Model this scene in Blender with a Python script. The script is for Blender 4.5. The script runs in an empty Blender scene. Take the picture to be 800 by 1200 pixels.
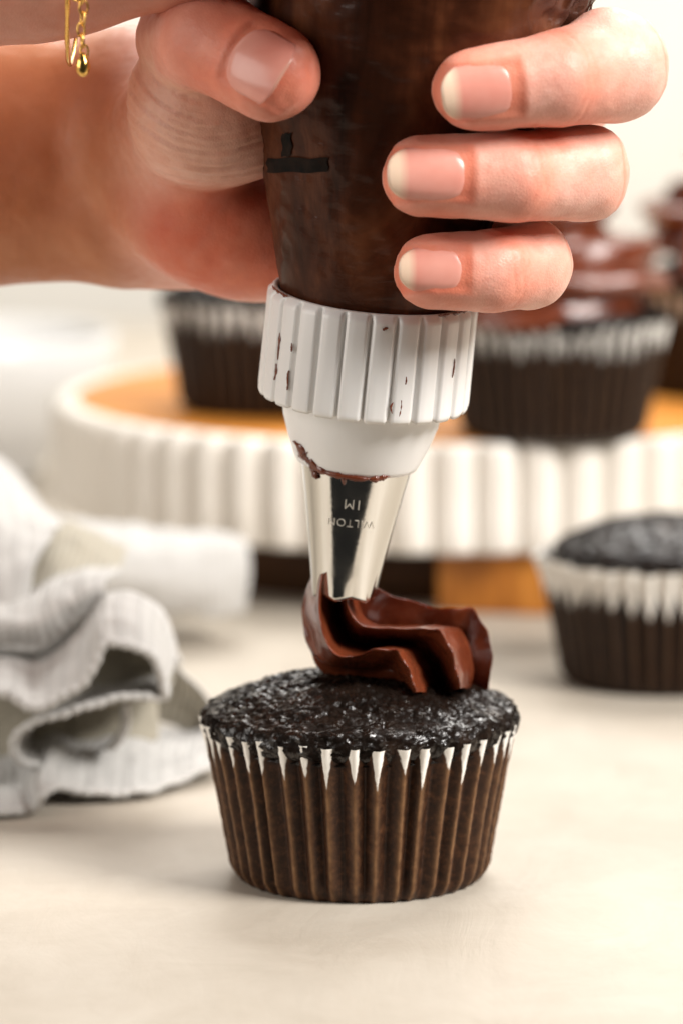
import bpy, bmesh, math, random
import numpy as np
from mathutils import Vector, Matrix, Euler

random.seed(7)
rng = np.random.default_rng(7)
SC = bpy.context.scene
COL = SC.collection
S = 0.01            # everything below is written in centimetres
PI = math.pi
R = math.radians

# ------------------------------------------------------------------ camera
CAM = np.array([0.0, -84.5, 20.6])
PITCH = R(8.51)
FPX = 4677.0        # focal length in pixels of a 1200 px tall picture
cd = bpy.data.cameras.new('camera')
cam = bpy.data.objects.new('camera', cd)
COL.objects.link(cam)
cam.location = CAM * S
cam.rotation_euler = (PI / 2 - PITCH, 0, 0)
cd.sensor_fit = 'VERTICAL'
cd.sensor_height = 36
cd.sensor_width = 24
cd.lens = 36 * FPX / 1200
cd.clip_start = 0.02
cd.clip_end = 50
cd.dof.use_dof = True
cd.dof.focus_distance = 0.815
cd.dof.aperture_fstop = 10.0
SC.camera = cam

# ------------------------------------------------------------------ world, lamps, exposure
SC.view_settings.view_transform = 'Standard'
SC.view_settings.look = 'None'
SC.view_settings.gamma = 1
SC.view_settings.exposure = 0.15
W = bpy.data.worlds.new('World')
SC.world = W
W.use_nodes = True
W.node_tree.nodes['Background'].inputs[0].default_value = (1.0, 0.95, 0.88, 1)
W.node_tree.nodes['Background'].inputs[1].default_value = 0.02


def area(name, loc, target, sx, sy, power, col):
    l = bpy.data.lights.new(name, 'AREA')
    l.shape = 'RECTANGLE'
    l.size = sx * S
    l.size_y = sy * S
    l.energy = power
    l.color = col
    o = bpy.data.objects.new(name, l)
    COL.objects.link(o)
    o.location = Vector(loc) * S
    d = Vector(target) - Vector(loc)
    o.rotation_euler = d.to_track_quat('-Z', 'Y').to_euler()
    return o


area('window_light', (98, -56, 102), (0, 0, 8), 62, 66, 42.0, (1.0, 0.965, 0.925))
area('back_window_light', (20, 85, 95), (0, 15, 4), 90, 60, 13.0, (1.0, 0.975, 0.94))
area('bounce_light', (-70, -30, 34), (0, 0, 9), 50, 56, 4.0, (1.0, 0.95, 0.89))
area('ceiling_light', (0, 75, 110), (0, 130, 20), 120, 30, 6.5, (1.0, 0.96, 0.90))  # added lamp out of view, only brightens the back wall


# ------------------------------------------------------------------ helpers
def P(px, py, Y):
    """point on the plane y = Y (cm) seen at a pixel of the 800 x 1200 photograph"""
    c, s = math.cos(PITCH), math.sin(PITCH)
    a, b = (px - 400) / FPX, -(py - 600) / FPX
    d = np.array([a, c + b * s, -s + b * c])
    return CAM + d * (Y - CAM[1]) / d[1]


def G(px, py, z=0.0):
    """point on the plane z = const"""
    c, s = math.cos(PITCH), math.sin(PITCH)
    a, b = (px - 400) / FPX, -(py - 600) / FPX
    d = np.array([a, c + b * s, -s + b * c])
    return CAM + d * (z - CAM[2]) / d[2]


_perm = np.random.default_rng(3).integers(0, 255, 512)
_grad = np.random.default_rng(4).normal(size=(256, 3))
_grad /= np.linalg.norm(_grad, axis=1)[:, None]


def pn(p):
    """gradient noise for an (N,3) array, about -1..1"""
    p = np.asarray(p, float)
    i = np.floor(p).astype(int)
    f = p - i
    u = f * f * f * (f * (f * 6 - 15) + 10)
    out = np.zeros(len(p))
    for dx in (0, 1):
        for dy in (0, 1):
            for dz in (0, 1):
                h = _perm[(_perm[(_perm[(i[:, 0] + dx) & 255] + i[:, 1] + dy) & 255] + i[:, 2] + dz) & 255]
                g = _grad[h]
                w = (u[:, 0] if dx else 1 - u[:, 0]) * (u[:, 1] if dy else 1 - u[:, 1]) * (u[:, 2] if dz else 1 - u[:, 2])
                out += w * ((f[:, 0] - dx) * g[:, 0] + (f[:, 1] - dy) * g[:, 1] + (f[:, 2] - dz) * g[:, 2])
    return out * 1.6


def fbm(p, oct=4):
    p = np.asarray(p, float)
    return sum(pn(p * 2 ** k + 17.3 * k) / 2 ** k for k in range(oct))


def sstep(a, b, x):
    t = np.clip((np.asarray(x, float) - a) / (b - a), 0, 1)
    return t * t * (3 - 2 * t)


def mesh(name, verts, faces, mat=None, smooth=True, attrs=None):
    me = bpy.data.meshes.new(name)
    v = np.asarray(verts, float) * S
    if isinstance(faces, np.ndarray) and faces.ndim == 2:
        me.vertices.add(len(v))
        me.vertices.foreach_set('co', v.astype(np.float32).ravel())
        k = faces.shape[1]
        me.loops.add(faces.size)
        me.loops.foreach_set('vertex_index', faces.astype(np.int32).ravel())
        me.polygons.add(len(faces))
        me.polygons.foreach_set('loop_start', np.arange(0, faces.size, k, dtype=np.int32))
        me.update(calc_edges=True)
        me.validate()
    else:
        me.from_pydata([tuple(q) for q in v], [], [tuple(int(i) for i in f) for f in faces])
    me.polygons.foreach_set('use_smooth', [smooth] * len(me.polygons))
    for k, a in (attrs or {}).items():
        at = me.attributes.new(k, 'FLOAT', 'POINT')
        at.data.foreach_set('value', np.asarray(a, np.float32))
    if mat:
        me.materials.append(mat)
    me.update()
    return me


def obj(name, me, parent=None):
    o = bpy.data.objects.new(name, me)
    COL.objects.link(o)
    if parent:
        o.parent = parent
    return o


def thing(name, label, cat, loc=(0, 0, 0), rot=(0, 0, 0), group=None, me=None):
    o = bpy.data.objects.new(name, me)
    COL.objects.link(o)
    o.location = Vector([float(q) for q in loc]) * S
    o.rotation_euler = rot
    o['label'] = label
    o['category'] = cat
    if group:
        o['group'] = group
    return o


def copy_tree(o, parent=None):
    c = o.copy()
    COL.objects.link(c)
    if parent:
        c.parent = parent
    for ch in list(o.children):
        copy_tree(ch, c)
    return c


def grid_faces(nu, nv, cu=False, cv=False):
    """faces for verts laid out [u][v]"""
    iu = np.arange(nu if cu else nu - 1)
    iv = np.arange(nv if cv else nv - 1)
    a, b = np.meshgrid(iu, iv, indexing='ij')
    a2, b2 = (a + 1) % nu, (b + 1) % nv
    return np.stack([a * nv + b, a2 * nv + b, a2 * nv + b2, a * nv + b2], -1).reshape(-1, 4)


def lathe(prof, n=96):
    """closed-round surface from a list of (r, z); returns verts, faces"""
    prof = np.asarray(prof, float)
    th = np.linspace(0, 2 * PI, n, endpoint=False)
    v = np.stack([np.outer(np.sin(th), prof[:, 0]), np.outer(-np.cos(th), prof[:, 0]),
                  np.tile(prof[:, 1], (n, 1))], -1).reshape(-1, 3)
    return v, grid_faces(n, len(prof), True)


def catmull(pts, n):
    pts = np.asarray(pts, float)
    m = len(pts)
    t = np.linspace(0, m - 1 - 1e-9, n)
    i = t.astype(int)
    f = (t - i)[:, None]
    g = lambda k: pts[np.clip(k, 0, m - 1)]
    p0, p1, p2, p3 = g(i - 1), g(i), g(i + 1), g(i + 2)
    return 0.5 * (2 * p1 + (p2 - p0) * f + (2 * p0 - 5 * p1 + 4 * p2 - p3) * f ** 2 + (3 * p1 - p0 - 3 * p2 + p3) * f ** 3)


def frames(path):
    """parallel transport frames along a path"""
    T = np.gradient(path, axis=0)
    T /= np.linalg.norm(T, axis=1)[:, None]
    return T


def sweep(path, prof_fn, up, closed_ends=True):
    """prof_fn(i, t) -> (n,2) profile; up: initial normal"""
    T = frames(path)
    n0 = np.asarray(up, float)
    n0 = n0 - T[0] * n0.dot(T[0])
    n0 /= np.linalg.norm(n0)
    V = []
    N = n0
    m = len(path)
    for i in range(m):
        N = N - T[i] * N.dot(T[i])
        N /= np.linalg.norm(N)
        B = np.cross(T[i], N)
        pr = prof_fn(i, i / (m - 1))
        V.append(path[i] + pr[:, :1] * N + pr[:, 1:] * B)
    k = len(V[0])
    v = np.concatenate(V)
    f = [tuple(q) for q in grid_faces(m, k, False, True)]
    if closed_ends:
        v = np.concatenate([v, [V[0].mean(0)], [V[-1].mean(0)]])
        a, b = len(v) - 2, len(v) - 1
        for j in range(k):
            f.append((a, (j + 1) % k, j, a)[:3])
            f.append((b, (m - 1) * k + j, (m - 1) * k + (j + 1) % k))
    return v, f


def tube(path, rad, n=10):
    th = np.linspace(0, 2 * PI, n, endpoint=False)
    rad = np.broadcast_to(rad, (len(path),))
    c = np.stack([np.cos(th), np.sin(th)], -1)
    up = (0.13, 0.31, 0.94)
    return sweep(np.asarray(path, float), lambda i, t: c * rad[i], up)


# ------------------------------------------------------------------ materials
class NT:
    def __init__(self, name):
        self.m = bpy.data.materials.new(name)
        self.m.use_nodes = True
        self.t = self.m.node_tree
        self.b = self.t.nodes['Principled BSDF']
        self.co = None

    def n(self, typ, **kw):
        x = self.t.nodes.new(typ)
        for k, v in kw.items():
            if hasattr(x, k):
                setattr(x, k, v)
            else:
                x.inputs[k].default_value = v
        return x

    def l(self, a, b):
        self.t.links.new(a, b)

    def coord(self):
        if not self.co:
            self.co = self.n('ShaderNodeTexCoord').outputs['Object']
        return self.co

    def scaled(self, sc):
        mp = self.n('ShaderNodeMapping')
        mp.inputs['Scale'].default_value = sc
        self.l(self.coord(), mp.inputs[0])
        return mp.outputs[0]

    def noise(self, scale, detail=4, rough=.55, vec=None, dist=0.0):
        x = self.n('ShaderNodeTexNoise')
        x.inputs['Scale'].default_value = scale
        x.inputs['Detail'].default_value = detail
        x.inputs['Roughness'].default_value = rough
        x.inputs['Distortion'].default_value = dist
        self.l(vec or self.coord(), x.inputs['Vector'])
        return x.outputs['Fac']

    def voro(self, scale, vec=None, feature='F1'):
        x = self.n('ShaderNodeTexVoronoi', feature=feature)
        x.inputs['Scale'].default_value = scale
        self.l(vec or self.coord(), x.inputs['Vector'])
        return x.outputs['Distance']

    def ramp(self, fac, stops):
        x = self.n('ShaderNodeValToRGB')
        e = x.color_ramp.elements
        while len(e) > 1:
            e.remove(e[-1])
        for k, (p, c) in enumerate(stops):
            q = e[0] if k == 0 else e.new(p)
            q.position = p
            q.color = (*c, 1) if isinstance(c, tuple) else (c, c, c, 1)
        self.l(fac, x.inputs[0])
        return x.outputs[0]

    def mix(self, fac, a, b, mode='MIX'):
        x = self.n('ShaderNodeMix', data_type='RGBA', blend_type=mode)
        for s, v in ((0, fac), (6, a), (7, b)):
            if hasattr(v, 'is_linked') or hasattr(v, 'links'):
                self.l(v, x.inputs[s])
            else:
                x.inputs[s].default_value = (*v, 1) if isinstance(v, tuple) else v
        return x.outputs[2]

    def math(self, op, a, b=0.0, clamp=False):
        x = self.n('ShaderNodeMath', operation=op)
        x.use_clamp = clamp
        for s, v in ((0, a), (1, b)):
            if hasattr(v, 'links'):
                self.l(v, x.inputs[s])
            else:
                x.inputs[s].default_value = v
        return x.outputs[0]

    def attr(self, name):
        return self.n('ShaderNodeAttribute', attribute_name=name).outputs['Fac']

    def bump(self, h, strength, dist, prev=None):
        x = self.n('ShaderNodeBump')
        x.inputs['Strength'].default_value = strength
        x.inputs['Distance'].default_value = dist * S
        self.l(h, x.inputs['Height'])
        if prev:
            self.l(prev, x.inputs['Normal'])
        return x.outputs[0]

    def set(self, **kw):
        names = dict(col='Base Color', rough='Roughness', spec='Specular IOR Level', metal='Metallic', nor='Normal',
                     sss='Subsurface Weight', sssr='Subsurface Radius', ssss='Subsurface Scale', coat='Coat Weight',
                     coatr='Coat Roughness', sheen='Sheen Weight', ior='IOR', trans='Transmission Weight')
        for k, v in kw.items():
            s = self.b.inputs[names[k]]
            if hasattr(v, 'links'):
                self.l(v, s)
            else:
                s.default_value = (*v, 1) if isinstance(v, tuple) and len(v) == 3 and k == 'col' else v
        return self.m


def m_table():
    t = NT('plaster_table')
    c = t.ramp(t.noise(24, 7, .68, None, .6), [(.3, (.40, .350, .285)), (.5, (.435, .386, .320)), (.72, (.475, .428, .362))])
    blot = t.noise(75, 5, .6, None, 1.0)
    c = t.mix(t.ramp(blot, [(.58, 0.0), (.76, .3)]), c, (.36, .305, .246))
    st = t.noise(1, 5, .6, t.scaled((60, 22, 40)), .8)
    n1 = t.bump(st, .35, .12)
    sc = t.voro(13, t.scaled((1.5, .6, 1)), 'DISTANCE_TO_EDGE')
    n2 = t.bump(t.ramp(sc, [(0.0, 0.0), (.03, 1.0)]), .09, .04, n1)
    n3 = t.bump(t.noise(420, 4, .7), .22, .02, n2)
    return t.set(col=c, rough=t.ramp(st, [(.3, .42), (.7, .62)]), spec=.35, nor=n3)


def m_wall():
    t = NT('wall_paint')
    return t.set(col=t.ramp(t.noise(4, 3), [(.3, (.72, .68, .61)), (.7, (.77, .73, .66))]), rough=.9)


def m_cake():
    t = NT('dark_chocolate_cake')
    n = t.noise(130, 5, .65)
    c = t.ramp(n, [(.3, (.003, .0018, .0012)), (.55, (.009, .0052, .0036)), (.8, (.028, .0145, .0085))])
    b1 = t.bump(t.noise(400, 4, .6), .5, .07)
    pits = t.voro(800)
    b2 = t.bump(t.ramp(pits, [(.0, 0.0), (.55, 1.0)]), .25, .03, b1)
    g = t.noise(420, 4, .65)
    return t.set(col=c, rough=t.ramp(g, [(.42, .55), (.58, .20)]), spec=t.ramp(g, [(.46, .05), (.60, .55)]), nor=b2)


def m_liner(name='greased_paper_liner', k=1.0, wk=1.0):
    t = NT(name)
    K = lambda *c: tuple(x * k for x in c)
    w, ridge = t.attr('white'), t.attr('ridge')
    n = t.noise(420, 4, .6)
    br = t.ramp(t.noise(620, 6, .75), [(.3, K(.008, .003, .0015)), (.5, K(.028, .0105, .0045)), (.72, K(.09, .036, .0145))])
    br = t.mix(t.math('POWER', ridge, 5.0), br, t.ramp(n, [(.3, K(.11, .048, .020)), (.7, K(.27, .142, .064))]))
    wn = t.math('ADD', w, t.math('MULTIPLY', t.math('SUBTRACT', n, .5), .35))
    f = t.ramp(wn, [(.47, 0.0), (.565, 1.0)])
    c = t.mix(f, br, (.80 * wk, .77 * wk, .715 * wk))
    nb = t.bump(t.noise(900, 4), .35, .025)
    return t.set(col=c, rough=t.mix(f, (.5, .5, .5), (.7, .7, .7)), spec=.25, nor=nb)


def m_frosting():
    t = NT('chocolate_frosting')
    n = t.noise(160, 3)
    c = t.ramp(n, [(.3, (.098, .0195, .0068)), (.7, (.178, .041, .016))])
    bub = t.voro(620)
    nb = t.bump(t.ramp(bub, [(0.0, 0.0), (.16, 1.0)]), .18, .03, t.bump(t.noise(420, 5, .65), .35, .03))
    return t.set(col=c, rough=.24, spec=.65, sss=.10, sssr=(1, .35, .2), ssss=.0015, nor=nb)


def m_skin():
    t = NT('skin')
    red, pale, tan = t.attr('red'), t.attr('pale'), t.attr('tan')
    base = t.ramp(t.noise(70, 4, .6), [(.3, (.77, .355, .262)), (.7, (.865, .495, .400))])
    c = t.mix(red, base, t.ramp(t.noise(110, 3, .6), [(.3, (.66, .145, .075)), (.7, (.76, .240, .140))]))
    c = t.mix(t.ramp(t.noise(230, 4, .6, None, .5), [(.42, 0.0), (.72, .42)]), c, (.66, .215, .145))
    c = t.mix(pale, c, (.82, .53, .35))
    c = t.mix(tan, c, t.ramp(t.noise(45, 4, .6), [(.3, (.40, .125, .036)), (.7, (.58, .225, .088))]))  # shade on the forearm mixed into the skin colour
    v = t.voro(1300, None, 'DISTANCE_TO_EDGE')
    b1 = t.bump(t.ramp(v, [(0, 0.0), (.25, 1.0)]), .25, .012)
    b2 = t.bump(t.noise(420, 6, .7), .27, .03, b1)
    return t.set(col=c, rough=t.ramp(t.noise(520, 4, .6), [(.35, .36), (.65, .56)]), spec=.36, sss=.12, sssr=(1.0, .35, .18), ssss=.0022, nor=b2)


def m_nail():
    t = NT('fingernail')
    tip, lun = t.attr('tip'), t.attr('side')
    n = t.noise(90, 3)
    pink = t.ramp(n, [(.3, (.70, .255, .195)), (.7, (.78, .345, .275))])
    c = t.mix(t.ramp(tip, [(.74, 0.0), (.86, 1.0)]), pink, (.82, .585, .43))
    c = t.mix(t.ramp(tip, [(.0, .35), (.16, 0.0)]), c, (.76, .48, .41))
    st = t.noise(1, 2, .5, t.scaled((40, 400, 400)))
    return t.set(col=c, rough=.27, spec=.34, coat=.06, coatr=.10, sss=.1, sssr=(1, .4, .3), ssss=.002, nor=t.bump(st, .05, .02))


def m_plastic():
    t = NT('white_plastic')
    return t.set(col=(.80, .785, .765), rough=.34, spec=.5, sss=.2, sssr=(1, .9, .8), ssss=.002,
                 nor=t.bump(t.noise(200, 3), .04, .02))


def m_metal():
    t = NT('polished_steel')
    n = t.noise(1, 4, .6, t.scaled((160, 160, 900)))
    return t.set(col=(.66, .645, .61), metal=1.0, rough=t.ramp(t.noise(160, 4, .7), [(.4, .06), (.8, .17)]), nor=t.bump(n, .05, .01))


def m_emboss():
    t = NT('stamped_steel')
    return t.set(col=(.80, .76, .69), metal=1.0, rough=.5)


def m_bag():
    t = NT('clear_bag_over_chocolate')
    v = t.noise(1, 5, .6, t.scaled((70, 70, 18)), .8)
    c = t.ramp(v, [(.28, (.014, .0040, .0017)), (.5, (.055, .0155, .0060)), (.68, (.125, .040, .0155)), (.85, (.17, .066, .027))])
    wr = t.noise(1, 4, .6, t.scaled((110, 110, 330)), 1.2)
    knob = t.voro(1100)
    b = t.bump(wr, .12, .04)
    cn = t.bump(t.ramp(knob, [(0.0, 1.0), (.45, 0.0)]), .25, .012, t.bump(wr, .30, .04))
    t.l(cn, t.b.inputs['Coat Normal'])
    return t.set(col=c, rough=.5, spec=.08, coat=t.math('ADD', t.math('MULTIPLY', t.attr('crinkle'), .8), .15), coatr=.10, nor=b)


def m_print():
    t = NT('black_print')
    return t.set(col=t.ramp(t.noise(300, 3), [(.35, (.003, .0025, .002)), (.75, (.016, .008, .005))]), rough=.6, spec=.08)


def m_gold():
    t = NT('gold')
    return t.set(col=(.83, .50, .14), metal=1.0, rough=t.ramp(t.noise(300, 2), [(.3, .18), (.7, .34)]))


def m_wood():
    t = NT('honey_wood')
    g = t.noise(1, 6, .62, t.scaled((9, 130, 130)), .7)
    c = t.ramp(g, [(.25, (.40, .13, .016)), (.5, (.58, .22, .034)), (.75, (.70, .31, .065))])
    return t.set(col=c, rough=.5, spec=.18, nor=t.bump(g, .15, .03))


def m_stained():
    t = NT('dark_stained_wood')
    g = t.noise(1, 6, .62, t.scaled((130, 14, 40)), .7)
    c = t.ramp(g, [(.25, (.17, .052, .006)), (.5, (.36, .125, .016)), (.75, (.52, .21, .034))])
    return t.set(col=c, rough=.4, spec=.4, nor=t.bump(g, .2, .03))


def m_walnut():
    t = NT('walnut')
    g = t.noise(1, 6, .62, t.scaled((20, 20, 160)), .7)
    c = t.ramp(g, [(.25, (.022, .009, .003)), (.5, (.045, .018, .006)), (.75, (.075, .032, .012))])  # near-black tones stand in for the shade under the cake stand
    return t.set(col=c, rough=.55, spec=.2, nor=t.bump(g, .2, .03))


def m_enamel():
    t = NT('cream_enamel')
    c = t.ramp(t.noise(26, 4), [(.3, (.72, .675, .605)), (.7, (.80, .76, .70))])
    return t.set(col=c, rough=.42, spec=.45, nor=t.bump(t.noise(90, 4), .12, .04))


def m_towel():
    t = NT('ribbed_cotton')
    u = t.attr('rib')
    w = t.math('SINE', t.math('MULTIPLY', u, 2 * PI / .24))
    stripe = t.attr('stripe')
    c = t.mix(t.ramp(t.noise(40, 4), [(.35, 0.0), (.7, .5)]), (.50, .488, .468), (.43, .417, .395))
    c = t.mix(t.ramp(t.math('SINE', t.math('MULTIPLY', u, 2 * PI / .48)), [(.55, 0.0), (.95, .55)]), c, (.36, .35, .335))
    c = t.mix(stripe, c, (.33, .30, .24))  # inner sheets take this darker olive tone
    fine = t.noise(900, 2)
    b = t.bump(w, .35, .05, t.bump(fine, .3, .03))
    return t.set(col=c, rough=.92, spec=.1, sheen=.2, nor=b)


def m_glaze():
    t = NT('white_glaze')
    return t.set(col=t.ramp(t.noise(60, 3), [(.3, (.60, .59, .57)), (.7, (.64, .63, .615))]), rough=.25, spec=.5)


M = {k[2:]: f() for k, f in list(globals().items()) if k.startswith('m_')}

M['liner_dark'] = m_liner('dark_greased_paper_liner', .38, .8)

# ------------------------------------------------------------------ table and wall
x0, x1, y0, y1 = -80, 80, -14.2, 118
v = [(x0, y0 + .3, 0), (x1, y0 + .3, 0), (x1, y1, 0), (x0, y1, 0), (x0, y0, -.3), (x1, y0, -.3), (x1, y1 + .3, -.3), (x0, y1 + .3, -.3),
     (x0, y0, -3), (x1, y0, -3), (x1, y1 + .3, -3), (x0, y1 + .3, -3)]
f = [(0, 1, 2, 3)] + [(k + 4, (k + 1) % 4 + 4, (k + 1) % 4, k) for k in range(4)] + [(k + 8, (k + 1) % 4 + 8, (k + 1) % 4 + 4, k + 4) for k in range(4)] + [(11, 10, 9, 8)]
o = obj('table_surface', mesh('table_surface', v, f, M['table'], False))
o['kind'] = 'structure'
v = [(-95, 130, -60), (95, 130, -60), (95, 130, 160), (-95, 130, 160),
     (-95, 133, -60), (95, 133, -60), (95, 133, 160), (-95, 133, 160)]
f = [(0, 1, 2, 3), (5, 4, 7, 6), (3, 2, 6, 7), (1, 5, 6, 2), (4, 0, 3, 7), (4, 5, 1, 0)]
o = obj('back_wall', mesh('back_wall', v, f, M['wall'], False))
o['kind'] = 'structure'


# ------------------------------------------------------------------ cupcakes
def liner_mesh(white_len, seed, top_r=3.38, flare=.10, wid=.29, var=(.7, 1.5)):
    r_ = np.random.default_rng(seed)
    NP, per, nz = 41, 16, 44
    n = NP * per
    th = np.arange(n) / n * 2 * PI
    ph = th / (2 * PI) * NP
    k = np.floor(ph).astype(int)
    s = ph - k - .5                                    # -.5 .. .5 across one pleat, ridge at 0
    # random pleat widths
    jit = r_.uniform(-.16, .16, NP)
    th = th + (jit[k] * (1 - np.abs(2 * s)) + 0) * 2 * PI / NP * .9
    lean = r_.uniform(-.25, .25, NP)
    s2 = s + lean[k] * (.25 - s * s) * .5
    tri = 1 - np.abs(s2) * 2
    ridge = np.clip(tri, 0, 1)
    prof = ridge ** 1.15 * (1 - .22 * ridge ** 6)
    L = white_len * r_.uniform(*var, NP)
    top = 3.46 + r_.uniform(-.05, .06, NP)
    V, A, B = [], [], []
    for j in range(nz):
        t = j / (nz - 1)
        z = t * top[k] + .004
        base = 2.60 + (top_r - 2.83) * t + flare * t ** 5
        amp = .22 + .06 * t
        amp = amp * (0.25 + .75 * sstep(0, .10, t))
        wob = .03 * np.sin(th * 3 + seed) * t
        r = base + amp * prof * r_.uniform(.96, 1.04, NP)[k] + wob
        if j == 0:
            r = r - .07
        r = r + .012 * pn(np.stack([th * 9, np.full(n, t * 5.0), np.full(n, seed + .5)], -1))
        V.append(np.stack([np.sin(th) * r, -np.cos(th) * r, z], -1))
        d = (top[k] - z)
        wv = .5 + (L[k] * (1 - np.abs(s2) / wid) - d) / 1.2
        A.append(np.clip(wv, 0, 1))
        B.append(ridge)
    v = np.stack(V, 1).reshape(-1, 3)
    a = np.stack(A, 1).ravel()
    b = np.stack(B, 1).ravel()
    f = [tuple(q) for q in grid_faces(n, nz, True)]
    v = np.concatenate([v, [[0, 0, .006]]])
    c = len(v) - 1
    f += [(c, ((i + 1) % n) * nz, i * nz) for i in range(n)]
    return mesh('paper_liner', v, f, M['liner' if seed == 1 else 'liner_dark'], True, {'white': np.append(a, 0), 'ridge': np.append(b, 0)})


def cake_mesh(seed, lip=3.42, h=1.25, z0=3.22, flat=2.3, lump=1.0):
    """cake body inside the paper and a cracked dome that bulges over its rim"""
    prof = [(0.0, .05), (2.3, .06), (2.38, .3), (2.74, 2.4), (lip - .42, z0 - .24), (lip - .16, z0 - .16)]
    for a in np.linspace(-80, 55, 26):
        prof.append((lip - .30 + .30 * math.cos(R(a)), z0 + .20 + .34 * math.sin(R(a))))
    r1, z1 = prof[-1]
    nd = 90
    for i in range(1, nd + 1):
        t = i / nd
        r = r1 * (1 - t)
        prof.append((r, z1 + (h - (z1 - z0)) * (1 - (r / r1) ** flat)))
    prof = np.array(prof)
    n = 380
    v, f = lathe(prof, n)
    v[:, 2] += 0
    rad = np.hypot(v[:, 0], v[:, 1])
    q = v + seed * 7.7
    top = sstep(z0 - .4, z0 + .1, v[:, 2])
    nrm = np.stack([v[:, 0] / np.maximum(rad, .3) * sstep(1.5, 3.3, rad), v[:, 1] / np.maximum(rad, .3) * sstep(1.5, 3.3, rad),
                    1 - .8 * sstep(2.6, 3.4, rad)], -1)
    fine = .5 * sstep(0, .2, rad) + .5
    bil = np.abs(fbm(q * np.array([3.2, 3.2, 3.2]), 4))
    d = .08 * pn(q * .9) + .085 * (bil - .3) + .030 * fbm(q * 8, 3) * fine
    crk = np.abs(pn(q * np.array([1.5, 1.5, .4]) + .35 * pn(q * 4)[:, None]))
    d -= .05 * (1 - sstep(0, .09, crk))
    v = v + nrm * (d * lump * top)[:, None]
    # uneven drooping lip
    ang = np.arctan2(v[:, 0], -v[:, 1])
    edge = sstep(lip - .7, lip, rad) * sstep(z0 - .25, z0, v[:, 2])
    v[:, 2] += edge * (.05 * np.sin(ang * 2 + seed) + .05 * pn(np.stack([ang * 5, ang * 0 + seed, ang * 0], -1)) + .03 * np.abs(np.sin(ang * 18.5 + .4)) + .05)
    return mesh('cake', v, f, M['cake'])


def cupcake(label, loc, rot, white, seed, group=None, lip=3.42, h=1.25, top_r=3.38, flare=.10, wid=.27, flat=2.3, lump=1.0):
    t = thing('cupcake', label, 'cupcake', loc, (0, 0, rot), group)
    obj('cake', cake_mesh(seed, lip, h, 3.22, flat, lump), t)
    obj('paper_liner', liner_mesh(white, seed, top_r, flare, wid, (.7, 1.5) if wid < .4 else (.88, 1.12)), t)
    return t


GRP = 'chocolate cupcakes'
CUP = np.array([.40, 0, 0])
cupcake('chocolate cupcake in front, bare dark crust being topped with frosting under the metal tip',
        CUP, .03, .70, 1, GRP)
q = G(774, 705, 0)
c2 = np.array([(774 - 400) * 109.3 / FPX, 109.3 * 1.0 - 84.5 - 2.4, 0])
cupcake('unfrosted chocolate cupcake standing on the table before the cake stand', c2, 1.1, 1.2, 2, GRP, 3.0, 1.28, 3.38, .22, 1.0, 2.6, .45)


# frosting rope: star section swept along a path
def star(n_l, r_out, r_in, n, rot, sharp=1.5):
    th = np.linspace(0, 2 * PI, n, endpoint=False)
    ph = (th - rot) * n_l / (2 * PI)
    tri = np.abs(((ph + .5) % 1) - .5) * 2            # 0 on a lip, 1 in a valley
    w = np.clip(1 - np.sqrt(tri ** 2 + .0035), 0, 1) ** sharp
    w = w / ((1 - .059) ** sharp)
    r = r_in + (r_out - r_in) * w
    return np.stack([np.cos(th) * r, np.sin(th) * r], -1)


# lines that run along the rope, lip and valley in turn: (pixels, depth)
LINES = [
    ([(436, 658), (441, 684), (456, 695), (482, 702), (503, 710), (516, 715), (535, 710), (556, 716), (570, 736), (576, 765), (573, 806)], .45, 1),
    ([(425, 668), (420, 702), (432, 727), (462, 733), (490, 733), (512, 732), (530, 733), (543, 742), (551, 762), (555, 784), (552, 808)], .75, 0),
    ([(404, 668), (404, 700), (418, 729), (445, 737), (478, 738), (497, 733), (513, 739), (526, 755), (532, 774), (537, 792), (540, 808)], -1.5, 1),
    ([(393, 672), (394, 712), (405, 745), (428, 755), (455, 757), (475, 754), (492, 760), (503, 774), (510, 788), (515, 800), (518, 812)], .05, 0),
    ([(378, 672), (373, 712), (382, 750), (398, 769), (420, 770), (442, 761), (458, 759), (471, 770), (479, 785), (484, 798), (488, 812)], -1.75, 1),
    ([(369, 675), (362, 706), (365, 742), (375, 772), (395, 782), (425, 784), (450, 784), (465, 792), (470, 802), (475, 808), (478, 816)], -.6, 0),
    ([(369, 664), (359, 688), (353, 714), (355, 742), (363, 766), (374, 785), (400, 796), (430, 800), (460, 802), (480, 806), (500, 810), (515, 816)], -.15, 1),
    ([(380, 675), (374, 712), (380, 748), (390, 780), (420, 792), (460, 794), (490, 798), (515, 802), (535, 806), (550, 810), (555, 816)], .8, 0),
    ([(425, 670), (432, 702), (446, 728), (470, 742), (500, 748), (520, 752), (540, 758), (555, 766), (562, 780), (566, 796), (565, 812)], 1.3, 1),
    ([(432, 666), (437, 694), (450, 710), (475, 718), (500, 724), (518, 726), (538, 724), (556, 732), (566, 750), (571, 775), (569, 808)], 1.0, 0)]
NU = 170
curves = []
for pts, Y, lip in LINES:
    c = catmull([P(x, y, Y + .10 * math.sin(i * 1.7 + Y * 3)) for i, (x, y) in enumerate(pts)], NU)
    s_ = np.linspace(0, 1, NU)
    c[:, 2] += (.04 if lip else .015) * np.sin(s_ * 27 + Y * 5 + 2 * np.sin(s_ * 9)) * sstep(.2, .35, s_)
    c[:, 1] += (.045 if lip else 0) * np.sin(s_ * 31 + Y * 3 + 2 * np.sin(s_ * 7)) * sstep(.1, .3, s_)
    curves.append(c)
ring_ = []
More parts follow.
